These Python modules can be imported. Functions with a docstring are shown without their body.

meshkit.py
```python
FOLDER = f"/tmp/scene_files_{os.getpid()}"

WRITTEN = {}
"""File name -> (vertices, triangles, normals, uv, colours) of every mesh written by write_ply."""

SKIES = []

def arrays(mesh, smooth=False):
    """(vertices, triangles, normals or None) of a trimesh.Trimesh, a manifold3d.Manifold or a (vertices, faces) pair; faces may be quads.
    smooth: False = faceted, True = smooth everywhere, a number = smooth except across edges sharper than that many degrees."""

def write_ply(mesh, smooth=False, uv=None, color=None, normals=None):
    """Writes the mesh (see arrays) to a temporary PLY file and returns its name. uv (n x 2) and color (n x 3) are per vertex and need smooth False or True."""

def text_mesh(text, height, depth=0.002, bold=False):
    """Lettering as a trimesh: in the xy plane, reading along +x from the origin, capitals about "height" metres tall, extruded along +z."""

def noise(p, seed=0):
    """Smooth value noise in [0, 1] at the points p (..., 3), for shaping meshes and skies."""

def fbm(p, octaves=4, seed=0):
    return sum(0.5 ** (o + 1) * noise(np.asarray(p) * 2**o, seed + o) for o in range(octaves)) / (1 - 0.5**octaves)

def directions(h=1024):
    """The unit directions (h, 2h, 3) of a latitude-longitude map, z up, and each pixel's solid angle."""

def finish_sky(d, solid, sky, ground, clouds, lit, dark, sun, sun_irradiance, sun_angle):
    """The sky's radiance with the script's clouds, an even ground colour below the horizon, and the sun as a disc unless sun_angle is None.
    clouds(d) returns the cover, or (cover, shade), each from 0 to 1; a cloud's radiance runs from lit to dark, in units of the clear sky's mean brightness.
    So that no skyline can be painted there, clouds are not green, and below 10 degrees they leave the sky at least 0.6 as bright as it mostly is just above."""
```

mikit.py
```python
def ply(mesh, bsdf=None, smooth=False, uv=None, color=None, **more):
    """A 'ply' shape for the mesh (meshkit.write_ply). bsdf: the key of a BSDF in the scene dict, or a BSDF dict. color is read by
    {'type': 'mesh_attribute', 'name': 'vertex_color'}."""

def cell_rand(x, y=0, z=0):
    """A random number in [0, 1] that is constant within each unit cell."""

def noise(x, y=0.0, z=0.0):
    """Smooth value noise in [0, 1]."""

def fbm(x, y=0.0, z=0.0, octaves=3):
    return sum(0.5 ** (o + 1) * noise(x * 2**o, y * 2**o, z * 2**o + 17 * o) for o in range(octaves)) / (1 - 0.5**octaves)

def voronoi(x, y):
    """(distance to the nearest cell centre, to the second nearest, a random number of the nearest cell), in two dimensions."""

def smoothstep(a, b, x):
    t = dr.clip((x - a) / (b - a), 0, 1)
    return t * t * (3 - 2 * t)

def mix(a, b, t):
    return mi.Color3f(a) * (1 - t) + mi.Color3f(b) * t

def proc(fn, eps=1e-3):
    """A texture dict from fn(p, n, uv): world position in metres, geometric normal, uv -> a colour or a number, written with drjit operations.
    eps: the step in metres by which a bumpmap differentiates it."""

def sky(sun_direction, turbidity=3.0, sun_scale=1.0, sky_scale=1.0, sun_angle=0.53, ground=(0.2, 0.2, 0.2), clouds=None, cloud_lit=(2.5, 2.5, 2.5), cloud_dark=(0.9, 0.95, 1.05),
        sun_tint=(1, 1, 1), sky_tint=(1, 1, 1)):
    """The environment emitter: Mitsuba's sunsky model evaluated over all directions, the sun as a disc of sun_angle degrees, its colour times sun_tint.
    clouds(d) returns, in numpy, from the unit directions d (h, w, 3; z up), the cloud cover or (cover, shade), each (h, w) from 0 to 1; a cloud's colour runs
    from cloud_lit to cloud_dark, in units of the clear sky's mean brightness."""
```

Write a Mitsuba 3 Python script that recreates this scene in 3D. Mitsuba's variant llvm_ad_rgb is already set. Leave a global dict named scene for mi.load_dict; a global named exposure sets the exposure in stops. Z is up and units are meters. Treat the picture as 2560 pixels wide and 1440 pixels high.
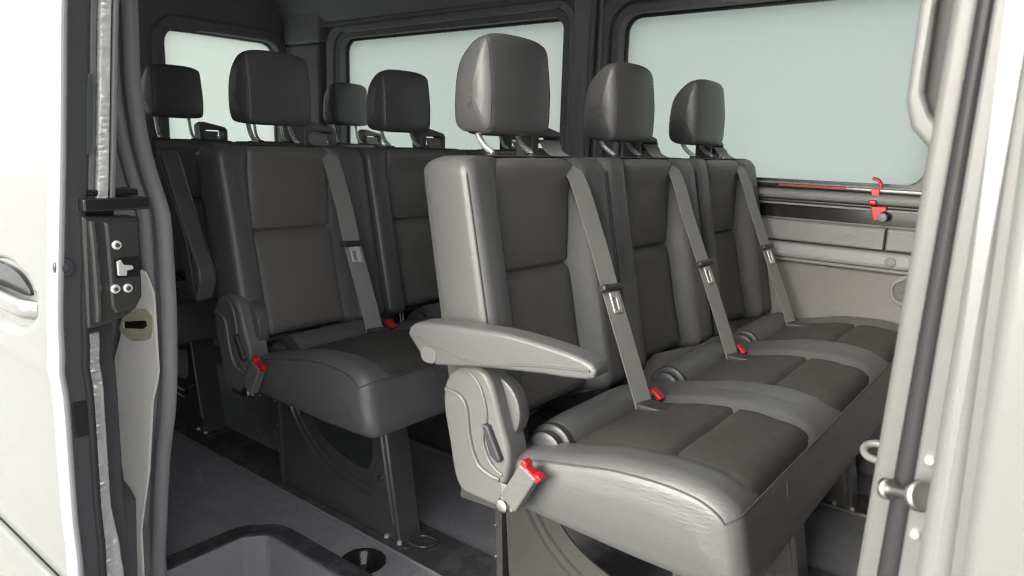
import math
import numpy as np
import mitsuba as mi
import drjit as dr
import mapbox_earcut
import trimesh
import mikit
import meshkit
from shapely.geometry import Polygon, Point, box
from shapely.ops import unary_union
from mikit import proc, noise, fbm, smoothstep, mix

T = mi.ScalarTransform4f
scene, labels = {}, {}

# ------------------------------------------------------------------ camera, sky, exposure
# x: towards the front of the van, y: from the open side door into the van, z: up, van floor at z = 0
EYE = np.array([0.0, 0.0, 0.95])
AIM = np.array([-0.60479774, 0.7713938, -0.1979174])
UP = np.array([-0.14837844, 0.13502152, 0.97966986])
scene['camera'] = {'type': 'thinlens', 'fov': 2 * math.degrees(math.atan(1280 / 1778.1)), 'fov_axis': 'x',
                   'aperture_radius': 0.0014, 'focus_distance': 1.30, 'near_clip': 0.02, 'far_clip': 400.0,
                   'to_world': T().look_at(origin=EYE.tolist(), target=(EYE + AIM).tolist(), up=UP.tolist())}
exposure = 4.95
scene['sky'] = mikit.sky((-0.20, -1.0, 0.32), turbidity=3, sun_scale=0.30, sun_angle=42, clouds=lambda d: 1.0,
                         cloud_lit=(1.25, 1.25, 1.25), sun_tint=(0.70, 0.93, 1.52), ground=(0.25, 0.25, 0.25))

# ------------------------------------------------------------------ materials
def grain(p, n, uv):      # leather-like embossing, longer across than high
    a = fbm(p.x * 60, p.y * 60, p.z * 330, 2)
    b = noise(p.x * 300, p.y * 300, p.z * 300)
    return (a + b * 0.25) * 0.00032


def grain_top(p, n, uv):
    return fbm(p.x * 420, p.y * 420, p.z * 420, 2) * 0.0006


def mat(name, d):
    scene[name] = {'type': 'twosided', 'bsdf': d}


def pr(rgb, rough=0.5, spec=0.5, **k):
    if isinstance(rgb, (int, float)):
        rgb = (rgb, rgb, rgb)
    if isinstance(rgb, tuple):
        rgb = {'type': 'rgb', 'value': list(rgb)}
    return {'type': 'principled', 'base_color': rgb, 'roughness': rough, 'specular': spec, **k}


def bump(d, fn, eps=4e-4):
    return {'type': 'bumpmap', 'arbitrary': proc(fn, eps), 'bsdf': d}


def tone(c, amount, scale):   # small uneven tone of one colour
    def fn(p, n, uv):
        k = 1 - amount + 2 * amount * fbm(p.x * scale, p.y * scale, p.z * scale, 3)
        return mi.Color3f(c[0] * k, c[1] * k, c[2] * k)
    return proc(fn)


mat('vinyl', bump(pr((0.098, 0.098, 0.100), 0.40, 0.65), grain))
mat('panel_cloth', bump(pr((0.145, 0.140, 0.132), 0.44, 0.5), grain_top))
mat('seat_cloth', bump(pr(tone((0.056, 0.054, 0.052), 0.14, 60), 0.60, 0.3), grain_top))
mat('plastic', pr((0.13, 0.13, 0.129), 0.42, 0.5))
mat('black_plastic', pr((0.045, 0.044, 0.050), 0.38, 0.5))
mat('gloss_black', pr((0.016, 0.016, 0.017), 0.16, 0.6))
mat('frame_paint', pr((0.060, 0.058, 0.057), 0.22, 0.8, clearcoat=0.5, clearcoat_gloss=0.9))
mat('chrome', pr((0.80, 0.80, 0.79), 0.28, 0.8, metallic=0.55))
mat('steel', {'type': 'roughconductor', 'material': 'none', 'alpha': 0.3, 'specular_reflectance': {'type': 'rgb', 'value': [0.45, 0.44, 0.43]}})
mat('red_plastic', pr((0.46, 0.016, 0.020), 0.38, 0.5))
mat('red_paper', pr((0.40, 0.06, 0.055), 0.6, 0.3))


def weave(p, n, uv):
    return dr.sin(p.z * 1400) * 0.00030 + noise(p.x * 700, p.y * 700, p.z * 260) * 0.0002


mat('webbing', bump(pr((0.25, 0.248, 0.243), 0.6, 0.4), weave, 2e-4))


def carpet(p, n, uv):
    return fbm(p.x * 350, p.y * 350, p.z * 350, 3) * 0.0012


mat('carpet', bump(pr(tone((0.185, 0.178, 0.176), 0.08, 160), 0.95, 0.1), carpet))
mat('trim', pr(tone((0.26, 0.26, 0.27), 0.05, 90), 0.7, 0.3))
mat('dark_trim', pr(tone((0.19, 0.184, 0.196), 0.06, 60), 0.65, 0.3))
mat('light_trim', pr(tone((0.19, 0.19, 0.198), 0.05, 120), 0.6, 0.35))


def floor_colour(p, n, uv):
    k = fbm(p.x * 130, p.y * 130, 0.0, 3)
    fleck = smoothstep(0.66, 0.74, noise(p.x * 340, p.y * 340, 3.0))
    scuff = smoothstep(0.70, 0.80, noise(p.x * 30 + p.y * 90, p.y * 14 - p.x * 4, 9.0)) * smoothstep(0.5, 0.7, noise(p.x * 5, p.y * 5, 2.0))
    dust = smoothstep(0.45, 0.75, fbm(p.x * 9, p.y * 16, 5.0, 4))
    c = mix((0.20, 0.203, 0.228), (0.25, 0.253, 0.280), k)
    c = mix(c, (0.30, 0.30, 0.31), dust * 0.5)
    c = mix(c, (0.40, 0.40, 0.41), scuff * 0.35)
    return mix(c, (0.32, 0.33, 0.36), fleck * 0.3)


mat('seam_thread', pr((0.075, 0.075, 0.075), 0.6, 0.3))
mat('vinyl_floor', bump(pr(proc(floor_colour), 0.6, 0.35), carpet))


def wet(p, n, uv):
    k = smoothstep(0.5, 0.62, fbm(p.x * 26, p.y * 26, 1.0, 4))
    return mix((0.060, 0.060, 0.066), (0.085, 0.085, 0.094), k)


mat('rubber_strip', pr(proc(wet), 0.5, 0.4))
mat('rubber', pr((0.022, 0.021, 0.024), 0.55, 0.4))
mat('seal_rubber', pr((0.28, 0.28, 0.295), 0.5, 0.45))
mat('step_plastic', pr((0.27, 0.275, 0.295), 0.35, 0.5))
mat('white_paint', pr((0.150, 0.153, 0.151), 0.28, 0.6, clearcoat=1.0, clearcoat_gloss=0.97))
mat('jamb_paint', pr(tone((0.78, 0.77, 0.74), 0.04, 30), 0.42, 0.5))
mat('grey_jamb', pr(tone((0.125, 0.125, 0.124), 0.04, 40), 0.40, 0.5))
mat('zinc', pr(tone((0.62, 0.59, 0.44), 0.18, 70), 0.4, 0.5, metallic=0.3))


def foil(p, n, uv):
    return (noise(p.x * 60, p.y * 60, p.z * 260) + 0.6 * noise(p.x * 90, p.y * 120, p.z * 700)) * 0.004


mat('foil', bump(pr((0.62, 0.62, 0.61), 0.25, 0.7, metallic=0.35), foil, 5e-4))
mat('latch_cover', pr((0.036, 0.035, 0.035), 0.26, 0.6))
mat('asphalt', pr(tone((0.36, 0.36, 0.35), 0.3, 4), 0.9, 0.2))
# satin privacy glass: it passes daylight but shows nothing of what lies outside
scene['frosted_glass'] = {'type': 'principledthin', 'base_color': {'type': 'rgb', 'value': [0.322, 0.372, 0.346]}, 'roughness': 0.5,
                          'spec_trans': 0.0, 'diff_trans': 1.7, 'eta': 1.3}

# ------------------------------------------------------------------ helpers
def key_for(base):
    if base not in scene and base not in labels:
        return base
    k = 1
    while f'{base}_{k:03d}' in scene or f'{base}_{k:03d}' in labels:
        k += 1
    return f'{base}_{k:03d}'


def thing(name, label, cat, group=None, kind=None):
    k = key_for(name)
    labels[k] = {'label': label, 'category': cat}
    if group:
        labels[k]['group'] = group
    return k


def add(name, mesh, m, parent, label=None, smooth=35, kind=None):
    if isinstance(mesh, (list,)):
        mesh = trimesh.util.concatenate(mesh)
    k = key_for(parent + '__' + name) if parent else key_for(name)
    scene[k] = mikit.ply(mesh, m, smooth=smooth)
    d = {}
    if label:
        d['label'] = label
    if kind:
        d['kind'] = kind
    if d:
        labels[k] = d
    return k


def tm(v, f):
    m = trimesh.Trimesh(np.asarray(v, float), np.asarray(f, int), process=False)
    if m.volume < 0:
        m.invert()
    return m


def loft(rings, cap=True):
    """closed loops (M, N, 3) joined one to the next, ends closed by a fan"""
    r = np.asarray(rings, float)
    M, N = r.shape[:2]
    v = r.reshape(-1, 3)
    j = np.arange(N)
    f = []
    for i in range(M - 1):
        a, b = i * N + j, i * N + (j + 1) % N
        f.append(np.stack([a, b, b + N], 1))
        f.append(np.stack([a, b + N, a + N], 1))
    f = np.vstack(f)
    if cap:
        v = np.vstack([v, r[0].mean(0), r[-1].mean(0)])
        f = np.vstack([f, np.stack([(j + 1) % N, j, np.full(N, M * N)], 1), np.stack([(M - 1) * N + j, (M - 1) * N + (j + 1) % N, np.full(N, M * N + 1)], 1)])
    return tm(v, f)


def smooth_path(pts, n=40, closed=False):
    from scipy.interpolate import PchipInterpolator, CubicSpline
    p = np.asarray(pts, float)
    t = np.concatenate([[0], np.cumsum(np.linalg.norm(np.diff(p, axis=0), axis=1))])
    return np.asarray(PchipInterpolator(t, p)(np.linspace(0, t[-1], n)))


def tube(path, r, sides=10, cap=True):
    p = np.asarray(path, float)
    t = np.gradient(p, axis=0)
    t /= np.linalg.norm(t, axis=1, keepdims=True)
    a = np.cross(t[0], [0.31, 0.22, 0.92])
    a /= np.linalg.norm(a)
    ang = np.arange(sides) * 2 * np.pi / sides
    rr = np.broadcast_to(r, (len(p),))
    rings = []
    for k in range(len(p)):
        a = a - t[k] * (a @ t[k])
        a /= np.linalg.norm(a)
        b = np.cross(t[k], a)
        rings.append(p[k] + rr[k] * (np.cos(ang)[:, None] * a + np.sin(ang)[:, None] * b))
    return loft(rings, cap)


def ribbon(path, wdir, width, thick):
    """a flat strap along the path, its width along wdir (one vector or one per point)"""
    p = np.asarray(path, float)
    t = np.gradient(p, axis=0)
    t /= np.linalg.norm(t, axis=1, keepdims=True)
    w = np.broadcast_to(np.asarray(wdir, float), p.shape)
    w = w - t * (w * t).sum(1, keepdims=True)
    w /= np.linalg.norm(w, axis=1, keepdims=True)
    n = np.cross(t, w)
    h, e = width / 2, thick / 2
    corners = [(-h, -e * .3), (-h + e, -e), (h - e, -e), (h, -e * .3), (h, e * .3), (h - e, e), (-h + e, e), (-h, e * .3)]
    return loft([[p[k] + a * w[k] + b * n[k] for a, b in corners] for k in range(len(p))])


AX = {'x': lambda a, b, c: np.stack([c, a, b], -1),      # a, b in (y, z), thickness along x
      'y': lambda a, b, c: np.stack([a, c, b], -1),      # a, b in (x, z), thickness along y
      'z': lambda a, b, c: np.stack([a, b, c], -1)}


def ring_of(coords, seg):
    c = np.asarray(coords, float)[:, :2]
    if np.allclose(c[0], c[-1]):
        c = c[:-1]
    c = c[np.linalg.norm(c - np.roll(c, 1, 0), axis=1) > 2e-5]
    out = []
    for i in range(len(c)):
        a, b = c[i], c[(i + 1) % len(c)]
        n = max(1, int(math.ceil(np.linalg.norm(b - a) / seg)))
        for k in range(n):
            out.append(a + (b - a) * k / n)
    return np.array(out)


def inset(c, d):
    """offset a loop by d towards the left of its direction (into the solid)"""
    e = np.roll(c, -1, 0) - c
    e /= np.maximum(np.linalg.norm(e, axis=1, keepdims=True), 1e-12)
    n = np.stack([-e[:, 1], e[:, 0]], 1)
    m = n + np.roll(n, 1, 0)
    m /= np.maximum((m * m).sum(1, keepdims=True), 0.5) / 2
    return c + m * d


def plate(poly, c0, c1, axis='y', r0=0.0, r1=0.0, seg=0.05, steps=3, mids=0):
    """a shapely polygon as a solid between c0 and c1 along the axis, edges rounded by r0 and r1"""
    if poly.geom_type == 'MultiPolygon':
        return trimesh.util.concatenate([plate(g, c0, c1, axis, r0, r1, seg, steps, mids) for g in poly.geoms])
    from shapely.geometry.polygon import orient
    poly = orient(poly)
    prof = []
    s = 1 if c1 > c0 else -1
    if r0 > 0:
        prof += [(r0 * (1 - math.cos(t)), c0 + s * r0 * (1 - math.sin(t))) for t in np.linspace(0, math.pi / 2, steps + 1)[::1]][::-1]
        prof = [(r0 * (1 - math.sin(t)), c0 + s * r0 * (1 - math.cos(t))) for t in np.linspace(0, math.pi / 2, steps + 1)]
    else:
        prof.append((0, c0))
    ends = c1 - s * r1
    for k in range(mids):
        prof.append((0, prof[-1][1] + (ends - prof[-1][1]) / (mids + 1 - k)))
    if r1 > 0:
        prof += [(r1 * (1 - math.cos(t)), c1 - s * r1 * (1 - math.sin(t))) for t in np.linspace(0, math.pi / 2, steps + 1)]
    else:
        prof.append((0, c1))
    V, F, at = [], [], 0
    loops = [ring_of(poly.exterior.coords, seg)] + [ring_of(i.coords, seg) for i in poly.interiors]
    first, last = [], []
    for c in loops:
        N = len(c)
        for d, h in prof:
            q = inset(c, d)
            V.append(AX[axis](q[:, 0], q[:, 1], np.full(N, h)))
        j = np.arange(N)
        for i in range(len(prof) - 1):
            a, b = at + i * N + j, at + i * N + (j + 1) % N
            F += [np.stack([a, b, b + N], 1), np.stack([a, b + N, a + N], 1)]
        first.append(at + j)
        last.append(at + (len(prof) - 1) * N + j)
        at += N * len(prof)
    V = np.vstack(V)
    for idx, d, flip in ((first, prof[0][0], True), (last, prof[-1][0], False)):
        q = loops
        tri = mapbox_earcut.triangulate_float64(np.vstack(q), np.cumsum([len(x) for x in q]).astype(np.uint32)).reshape(-1, 3).astype(int)
        flat = np.concatenate(idx)
        tri = flat[tri]
        F.append(tri[:, ::-1] if flip else tri)
    return tm(V, np.vstack(F))


def sheet(poly, c, axis):
    """a glass pane as one sheet"""
    q = ring_of(poly.exterior.coords, 9)
    t = mapbox_earcut.triangulate_float64(q, np.array([len(q)], np.uint32)).reshape(-1, 3).astype(int)
    return trimesh.Trimesh(AX[axis](q[:, 0], q[:, 1], np.full(len(q), c)), t, process=False)


def rrect(x0, y0, x1, y1, r, n=8):
    return box(x0 + r, y0 + r, x1 - r, y1 - r).buffer(r, quad_segs=n) if r > 0 else box(x0, y0, x1, y1)


def curvy(pts, n=60):
    """closed smooth outline through the points"""
    from scipy.interpolate import CubicSpline
    p = np.asarray(list(pts) + [pts[0]], float)
    t = np.concatenate([[0], np.cumsum(np.linalg.norm(np.diff(p, axis=0), axis=1) ** 0.6)])
    q = CubicSpline(t, p, bc_type='periodic')(np.linspace(0, t[-1], n, endpoint=False))
    return Polygon(q).buffer(0)


def rounded(pts, r):
    return Polygon(pts).buffer(-r).buffer(r, quad_segs=6) if r > 0 else Polygon(pts)


def bx(x0, x1, y0, y1, z0, z1, r=0.003):
    return plate(box(x0, z0, x1, z1), y0, y1, 'y', r, r, seg=9, steps=2)


def disc(center, axis, r, length, n=24, bevel=0.001):
    c = {'x': (center[1], center[2], center[0]), 'y': (center[0], center[2], center[1]), 'z': (center[0], center[1], center[2])}[axis]
    return plate(Point(c[0], c[1]).buffer(r, quad_segs=n // 4), c[2] - length / 2, c[2] + length / 2, axis, bevel, bevel, seg=9, steps=2)


# ------------------------------------------------------------------ ground
add('ground', plate(box(-60, -60, 60, 60), -0.66, -0.62, 'z', seg=200), 'asphalt', None, smooth=False)
labels['ground'] = {'label': 'grey paved ground that the parked van stands on', 'kind': 'structure'}

# ------------------------------------------------------------------ the van
VAN = thing('van', 'white passenger van seen through its open side door, grey trim inside', 'van')
YW = 2.27          # inner face of the far wall
YG = 2.315         # far glass

# floor with the step well cut out
well = Polygon([(-1.455, 0.2), (-1.455, 0.84), (-1.415, 0.885), (-0.2, 0.905), (-0.2, 0.2)])
well = well.buffer(-0.03).buffer(0.03)
floor_poly = box(-3.3, 0.5, 1.6, 2.33).difference(well)
cup = Point(-1.163, 0.962).buffer(0.047, quad_segs=8)
floor_k = add('floor', plate(floor_poly.difference(cup), -0.03, 0.0, 'z', seg=0.4), 'vinyl_floor', VAN, 'dark blue grey speckled vinyl floor', smooth=False)
strip = well.buffer(0.05).difference(well.buffer(0.004)).intersection(box(-3, 0.52, -0.3, 2))
add('edge_strip', plate(strip.simplify(0.001), 0.0, 0.004, 'z', 0, 0.002, seg=0.2), 'rubber_strip', floor_k)
wl = np.array(well.exterior.coords)
rimpoly = well.buffer(0.004).difference(well.buffer(-0.004))
add('step_well', [plate(well.difference(well.buffer(-0.006)), -0.34, 0.003, 'z', 0, 0.002, seg=0.2),
                  plate(well.buffer(-0.002), -0.36, -0.34, 'z', seg=1)], 'step_plastic', VAN, 'moulded grey entry step recess by the door')
# seams of the floor covering, butt strips a hair proud
for xs in (-1.655, -2.36):
    add('seam', bx(xs - 0.0012, xs + 0.0012, 0.55, 2.26, 0.0, 0.0012, 0.0004), 'light_trim', floor_k)
# seat rails
for y0, y1 in ((1.035, 1.165), (1.50, 1.63), (1.98, 2.10)):
    rk = add('seat_rail', [plate(rrect(-3.2, y0, 0.4, y1, 0.01), 0.0005, 0.0075, 'z', 0, 0.003, seg=0.4)], 'rubber_strip', floor_k)
    add('edge_trim', [bx(-3.2, 0.4, y0 - 0.004, y0 - 0.0005, 0.0005, 0.009, 0.001)], 'light_trim', floor_k)
# recessed anchor cup
ck = add('anchor_cup', trimesh.creation.revolve(np.array([[0, -0.030], [0.020, -0.030], [0.026, -0.024], [0.030, -0.014], [0.036, -0.010], [0.040, -0.001], [0.045, 0.003], [0.050, 0.004], [0.0535, 0.0015], [0.0535, -0.034], [0, -0.034]]), sections=40).apply_translation([-1.163, 0.962, 0]), 'gloss_black', floor_k, 'round black recessed anchor cup')
add('anchor_bolt', [disc((-1.163, 0.962, -0.022), 'z', 0.011, 0.016)], 'frame_paint', floor_k)
a = np.linspace(0, 2 * np.pi, 33)
ringp = np.stack([-1.105 + 0.030 * np.cos(a) * 0.9 + 0.01 * np.sin(a), 1.098 + 0.026 * np.sign(np.sin(a)) * np.abs(np.sin(a)) ** 0.6, 0.013 + 0 * a], 1)
add('lashing_ring', [tube(ringp, 0.0028, 8)], 'frame_paint', floor_k, 'small dark lashing ring')

# ---- far side wall
WA = rrect(-2.868, 0.862, -1.566, 1.418, 0.06)
WB = rrect(-1.335, 0.862, -0.338, 1.405, 0.06)
wall = box(-3.3, -0.02, 1.62, 1.92).difference(WA).difference(WB)
wk = add('side_wall', plate(wall, YW, YW + 0.07, 'y', seg=0.6), 'dark_trim', VAN, 'far inner side wall with dark grey trim', smooth=False)
for W, nm in ((WA, 'rear'), (WB, 'front')):
    fk = add('side_window', plate(W.buffer(0.030).difference(W.buffer(-0.003)), YW - 0.014, YW - 0.001, 'y', 0.007, 0.0, seg=0.06), 'dark_trim', VAN,
             'wide fixed side window, ' + ('the rear one' if nm == 'rear' else 'the front one next to the door pillar'))
    add('pane', sheet(W.buffer(0.01), YG, 'y'), 'frosted_glass', fk, smooth=False)
    add('gasket', plate(W.buffer(0.002).difference(W.buffer(-0.010)), YG - 0.012, YG - 0.001, 'y', 0.004, 0, seg=0.06), 'black_plastic', fk)
# raised padded surround of the rear side window, its headliner lip and the pillar covers
sur = rrect(-2.955, 0.80, -1.515, 1.472, 0.09).difference(WA.buffer(0.032))
add('window_surround', plate(sur, YW - 0.022, YW - 0.001, 'y', 0.006, 0, seg=0.06), 'trim', VAN)
add('header_panel', plate(rounded([(-2.80, 1.437), (-1.60, 1.440), (-1.56, 1.456), (-2.84, 1.462)], 0.004), YW - 0.034, YW - 0.0225, 'y', 0.004, 0, seg=0.2), 'trim', VAN)
surb = rrect(-1.405, 0.80, 0.0, 1.470, 0.08).difference(WB.buffer(0.035))
add('window_surround', plate(surb.intersection(box(-2, 0.862, 0.1, 1.6)), YW - 0.030, YW - 0.001, 'y', 0.006, 0, seg=0.06), 'dark_trim', VAN)
pk = add('pillar_cover', plate(rounded([(-1.512, 0.10), (-1.44, 0.10), (-1.44, 1.56), (-1.512, 1.56)], 0.01), YW - 0.045, YW - 0.002, 'y', 0.016, 0, seg=0.1), 'trim', VAN)
for xg, rr in ((-1.428, 0.010), (-1.396, 0.006)):
    add('groove_bead', [tube([(xg, YW - 0.034, 0.70), (xg, YW - 0.034, 1.0), (xg, YW - 0.034, 1.50)], rr, 10)], 'light_trim' if rr > .008 else 'trim', pk)
# roof edge cove above the windows, ceiling
cove = [[x, y, z] for x in (0,) for y, z in ()]
arc = [(YW + 0.02, 1.475), (YW - 0.010, 1.478), (YW - 0.03, 1.50), (YW - 0.08, 1.60), (YW - 0.19, 1.74), (YW - 0.36, 1.85), (YW - 0.36, 1.90), (YW + 0.02, 1.90)]
add('roof_cove', loft([[[x, y, z] for y, z in arc] for x in (-3.28, -1.5, 0.2, 1.6)]), 'trim', VAN)
add('header_bead', [tube([(x, YW - 0.020, 1.482) for x in (-3.2, -2, -1, 1.5)], 0.012, 10)], 'dark_trim', VAN)
add('roof_lining', plate(box(-3.32, 0.40, 1.62, 2.36), 1.90, 1.95, 'z', seg=9), 'trim', VAN, 'grey roof lining', smooth=False)
# rear corner cover with its horizontal joint
add('corner_cover', [plate(rounded([(-3.26, 1.402), (-2.975, 1.402), (-2.975, 1.56), (-3.26, 1.56)], 0.006), YW - 0.050, YW - 0.002, 'y', 0.012, 0, seg=0.1)], 'trim', VAN)
add('corner_cover', [plate(rounded([(-3.26, 0.30), (-2.985, 0.30), (-2.985, 1.398), (-3.26, 1.398)], 0.006), YW - 0.044, YW - 0.002, 'y', 0.012, 0, seg=0.1)], 'dark_trim', VAN)
# belt line below the front window, from the sill down
XF0, XF1 = -1.40, 0.02
add('sill_gasket', [bx(XF0, XF1, YW - 0.028, YW + 0.03, 0.846, 0.8605, 0.003)], 'gloss_black', VAN)
add('sill_rail', [tube([(x, YW - 0.022, 0.829) for x in (XF0, -0.9, -0.5, XF1)], 0.0145, 14)], 'light_trim', VAN, 'rounded grey sill rail under the front window')
add('sill_bead', [tube([(x, YW - 0.016, 0.8085) for x in (XF0, -0.9, -0.5, XF1)], 0.0050, 12)], 'black_plastic', VAN)
add('sill_ledge', [bx(XF0, XF1, YW - 0.026, YW - 0.001, 0.7965, 0.8030, 0.002)], 'light_trim', VAN)
add('shadow_gap', [bx(XF0, XF1, YW - 0.004, YW - 0.001, 0.756, 0.796, 0.001)], 'gloss_black', VAN)
for x0, x1 in ((XF0, -0.412), (-0.408, XF1)):
    add('belt_panel', [plate(rrect(x0, 0.690, x1, 0.752, 0.004), YW - 0.052, YW - 0.007, 'y', 0.008, 0, seg=0.2)], 'light_trim', VAN)
add('panel_joint', [bx(-0.440, -0.413, YW - 0.057, YW - 0.051, 0.692, 0.750, 0.002)], 'light_trim', VAN)
add('armrest_rail', [plate(rrect(XF0, 0.640, XF1, 0.684, 0.012), YW - 0.070, YW - 0.002, 'y', 0.014, 0, seg=0.2)], 'trim', VAN, 'slim blue grey rail along the far wall')
add('rail_bead', [tube([(x, YW - 0.060, 0.6345) for x in (XF0, -0.7, XF1)], 0.005, 8)], 'light_trim', VAN)
sk = add('rail_screw', [disc((-0.386, YW - 0.073, 0.662), 'y', 0.014, 0.008)], 'plastic', VAN)
add('screw_slot', [disc((-0.386, YW - 0.078, 0.662), 'y', 0.008, 0.004, 6)], 'light_trim', sk)
add('carpet_panel', [plate(rrect(-1.38, 0.05, 0.02, 0.628, 0.02), YW - 0.040, YW - 0.001, 'y', 0.010, 0, seg=0.2)], 'carpet', VAN, 'light brownish grey carpeted lower wall panel')
spk = add('wall_speaker', [plate(Point(-0.335, 0.583).buffer(0.047, quad_segs=12).difference(Point(-0.335, 0.583).buffer(0.037, quad_segs=12)), YW - 0.054, YW - 0.038, 'y', 0.005, 0, seg=9)], 'light_trim', VAN, 'round speaker grille in the lower wall panel')
sl = [bx(-0.335 - w, -0.335 + w, YW - 0.049, YW - 0.0405, 0.583 + d - 0.0018, 0.583 + d + 0.0018, 0.0005) for d in np.arange(-0.032, 0.033, 0.0064) for w in [math.sqrt(max(0.037 ** 2 - d * d, 1e-5))]]
add('grille', sl, 'plastic', spk, kind='stuff')
# belt tower beside the third front seat
add('belt_cover', plate(rounded([(-0.90, 0.42), (-0.705, 0.42), (-0.72, 0.50), (-0.80, 0.86), (-0.92, 0.90)], 0.01), YW - 0.075, YW - 0.041, 'y', 0.014, 0, seg=0.1), 'dark_trim', VAN)

# ---- rear doors
XR = -3.27
RW = [rrect(1.612, 0.80, 2.195, 1.412, 0.075), rrect(0.70, 0.80, 1.285, 1.412, 0.075)]
rear = box(0.45, -0.02, 2.36, 1.92).difference(RW[0]).difference(RW[1])
add('back_panel', plate(rear, XR - 0.07, XR, 'x', seg=0.6), 'dark_trim', VAN, 'dark inner side of the rear doors', smooth=False)
for i, W in enumerate(RW):
    fk = add('rear_window', plate(W.buffer(0.055).difference(W.buffer(-0.002)), XR + 0.001, XR + 0.022, 'x', 0, 0.016, seg=0.06), 'dark_trim', VAN, ['rear door window on the far side, rounded corners', 'rear door window on the near side behind the pillar'][i])
    add('pane', sheet(W.buffer(0.01), XR - 0.05, 'x'), 'frosted_glass', fk, smooth=False)
    add('gasket', plate(W.buffer(0.002).difference(W.buffer(-0.010)), XR - 0.044, XR - 0.032, 'x', 0, 0.004, seg=0.06), 'trim', fk)
add('door_seal', [tube([(XR + 0.012, 1.437, z) for z in (0.02, 0.8, 1.6)], 0.014, 12)], 'light_trim', VAN, 'grey upright seal where the rear doors meet')

# ---- near side wall behind the door opening and the cab shell
NW = rrect(-3.05, 0.86, -2.45, 1.40, 0.07)
near = unary_union([box(-3.32, -0.62, -1.38, 1.95).difference(NW), box(-1.38, 1.72, -0.085, 1.95)])
add('body_side', plate(near, 0.47, 0.62, 'y', seg=0.6), 'dark_trim', VAN, smooth=False)
nk = add('quarter_window', plate(NW.buffer(0.03).difference(NW), 0.621, 0.63, 'y', 0, 0.004, seg=0.1), 'dark_trim', VAN)
add('pane', sheet(NW.buffer(0.01), 0.53, 'y'), 'frosted_glass', nk, smooth=False)
add('partition', plate(box(0.48, -0.5, 2.36, 1.92), 0.42, 0.45, 'x', seg=0.6), 'gloss_black', VAN, smooth=False)
add('underbody', plate(box(-3.3, 0.52, 1.6, 2.33).difference(well.buffer(0.01)), -0.40, -0.035, 'z', seg=9), 'black_plastic', VAN, smooth=False)
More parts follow.
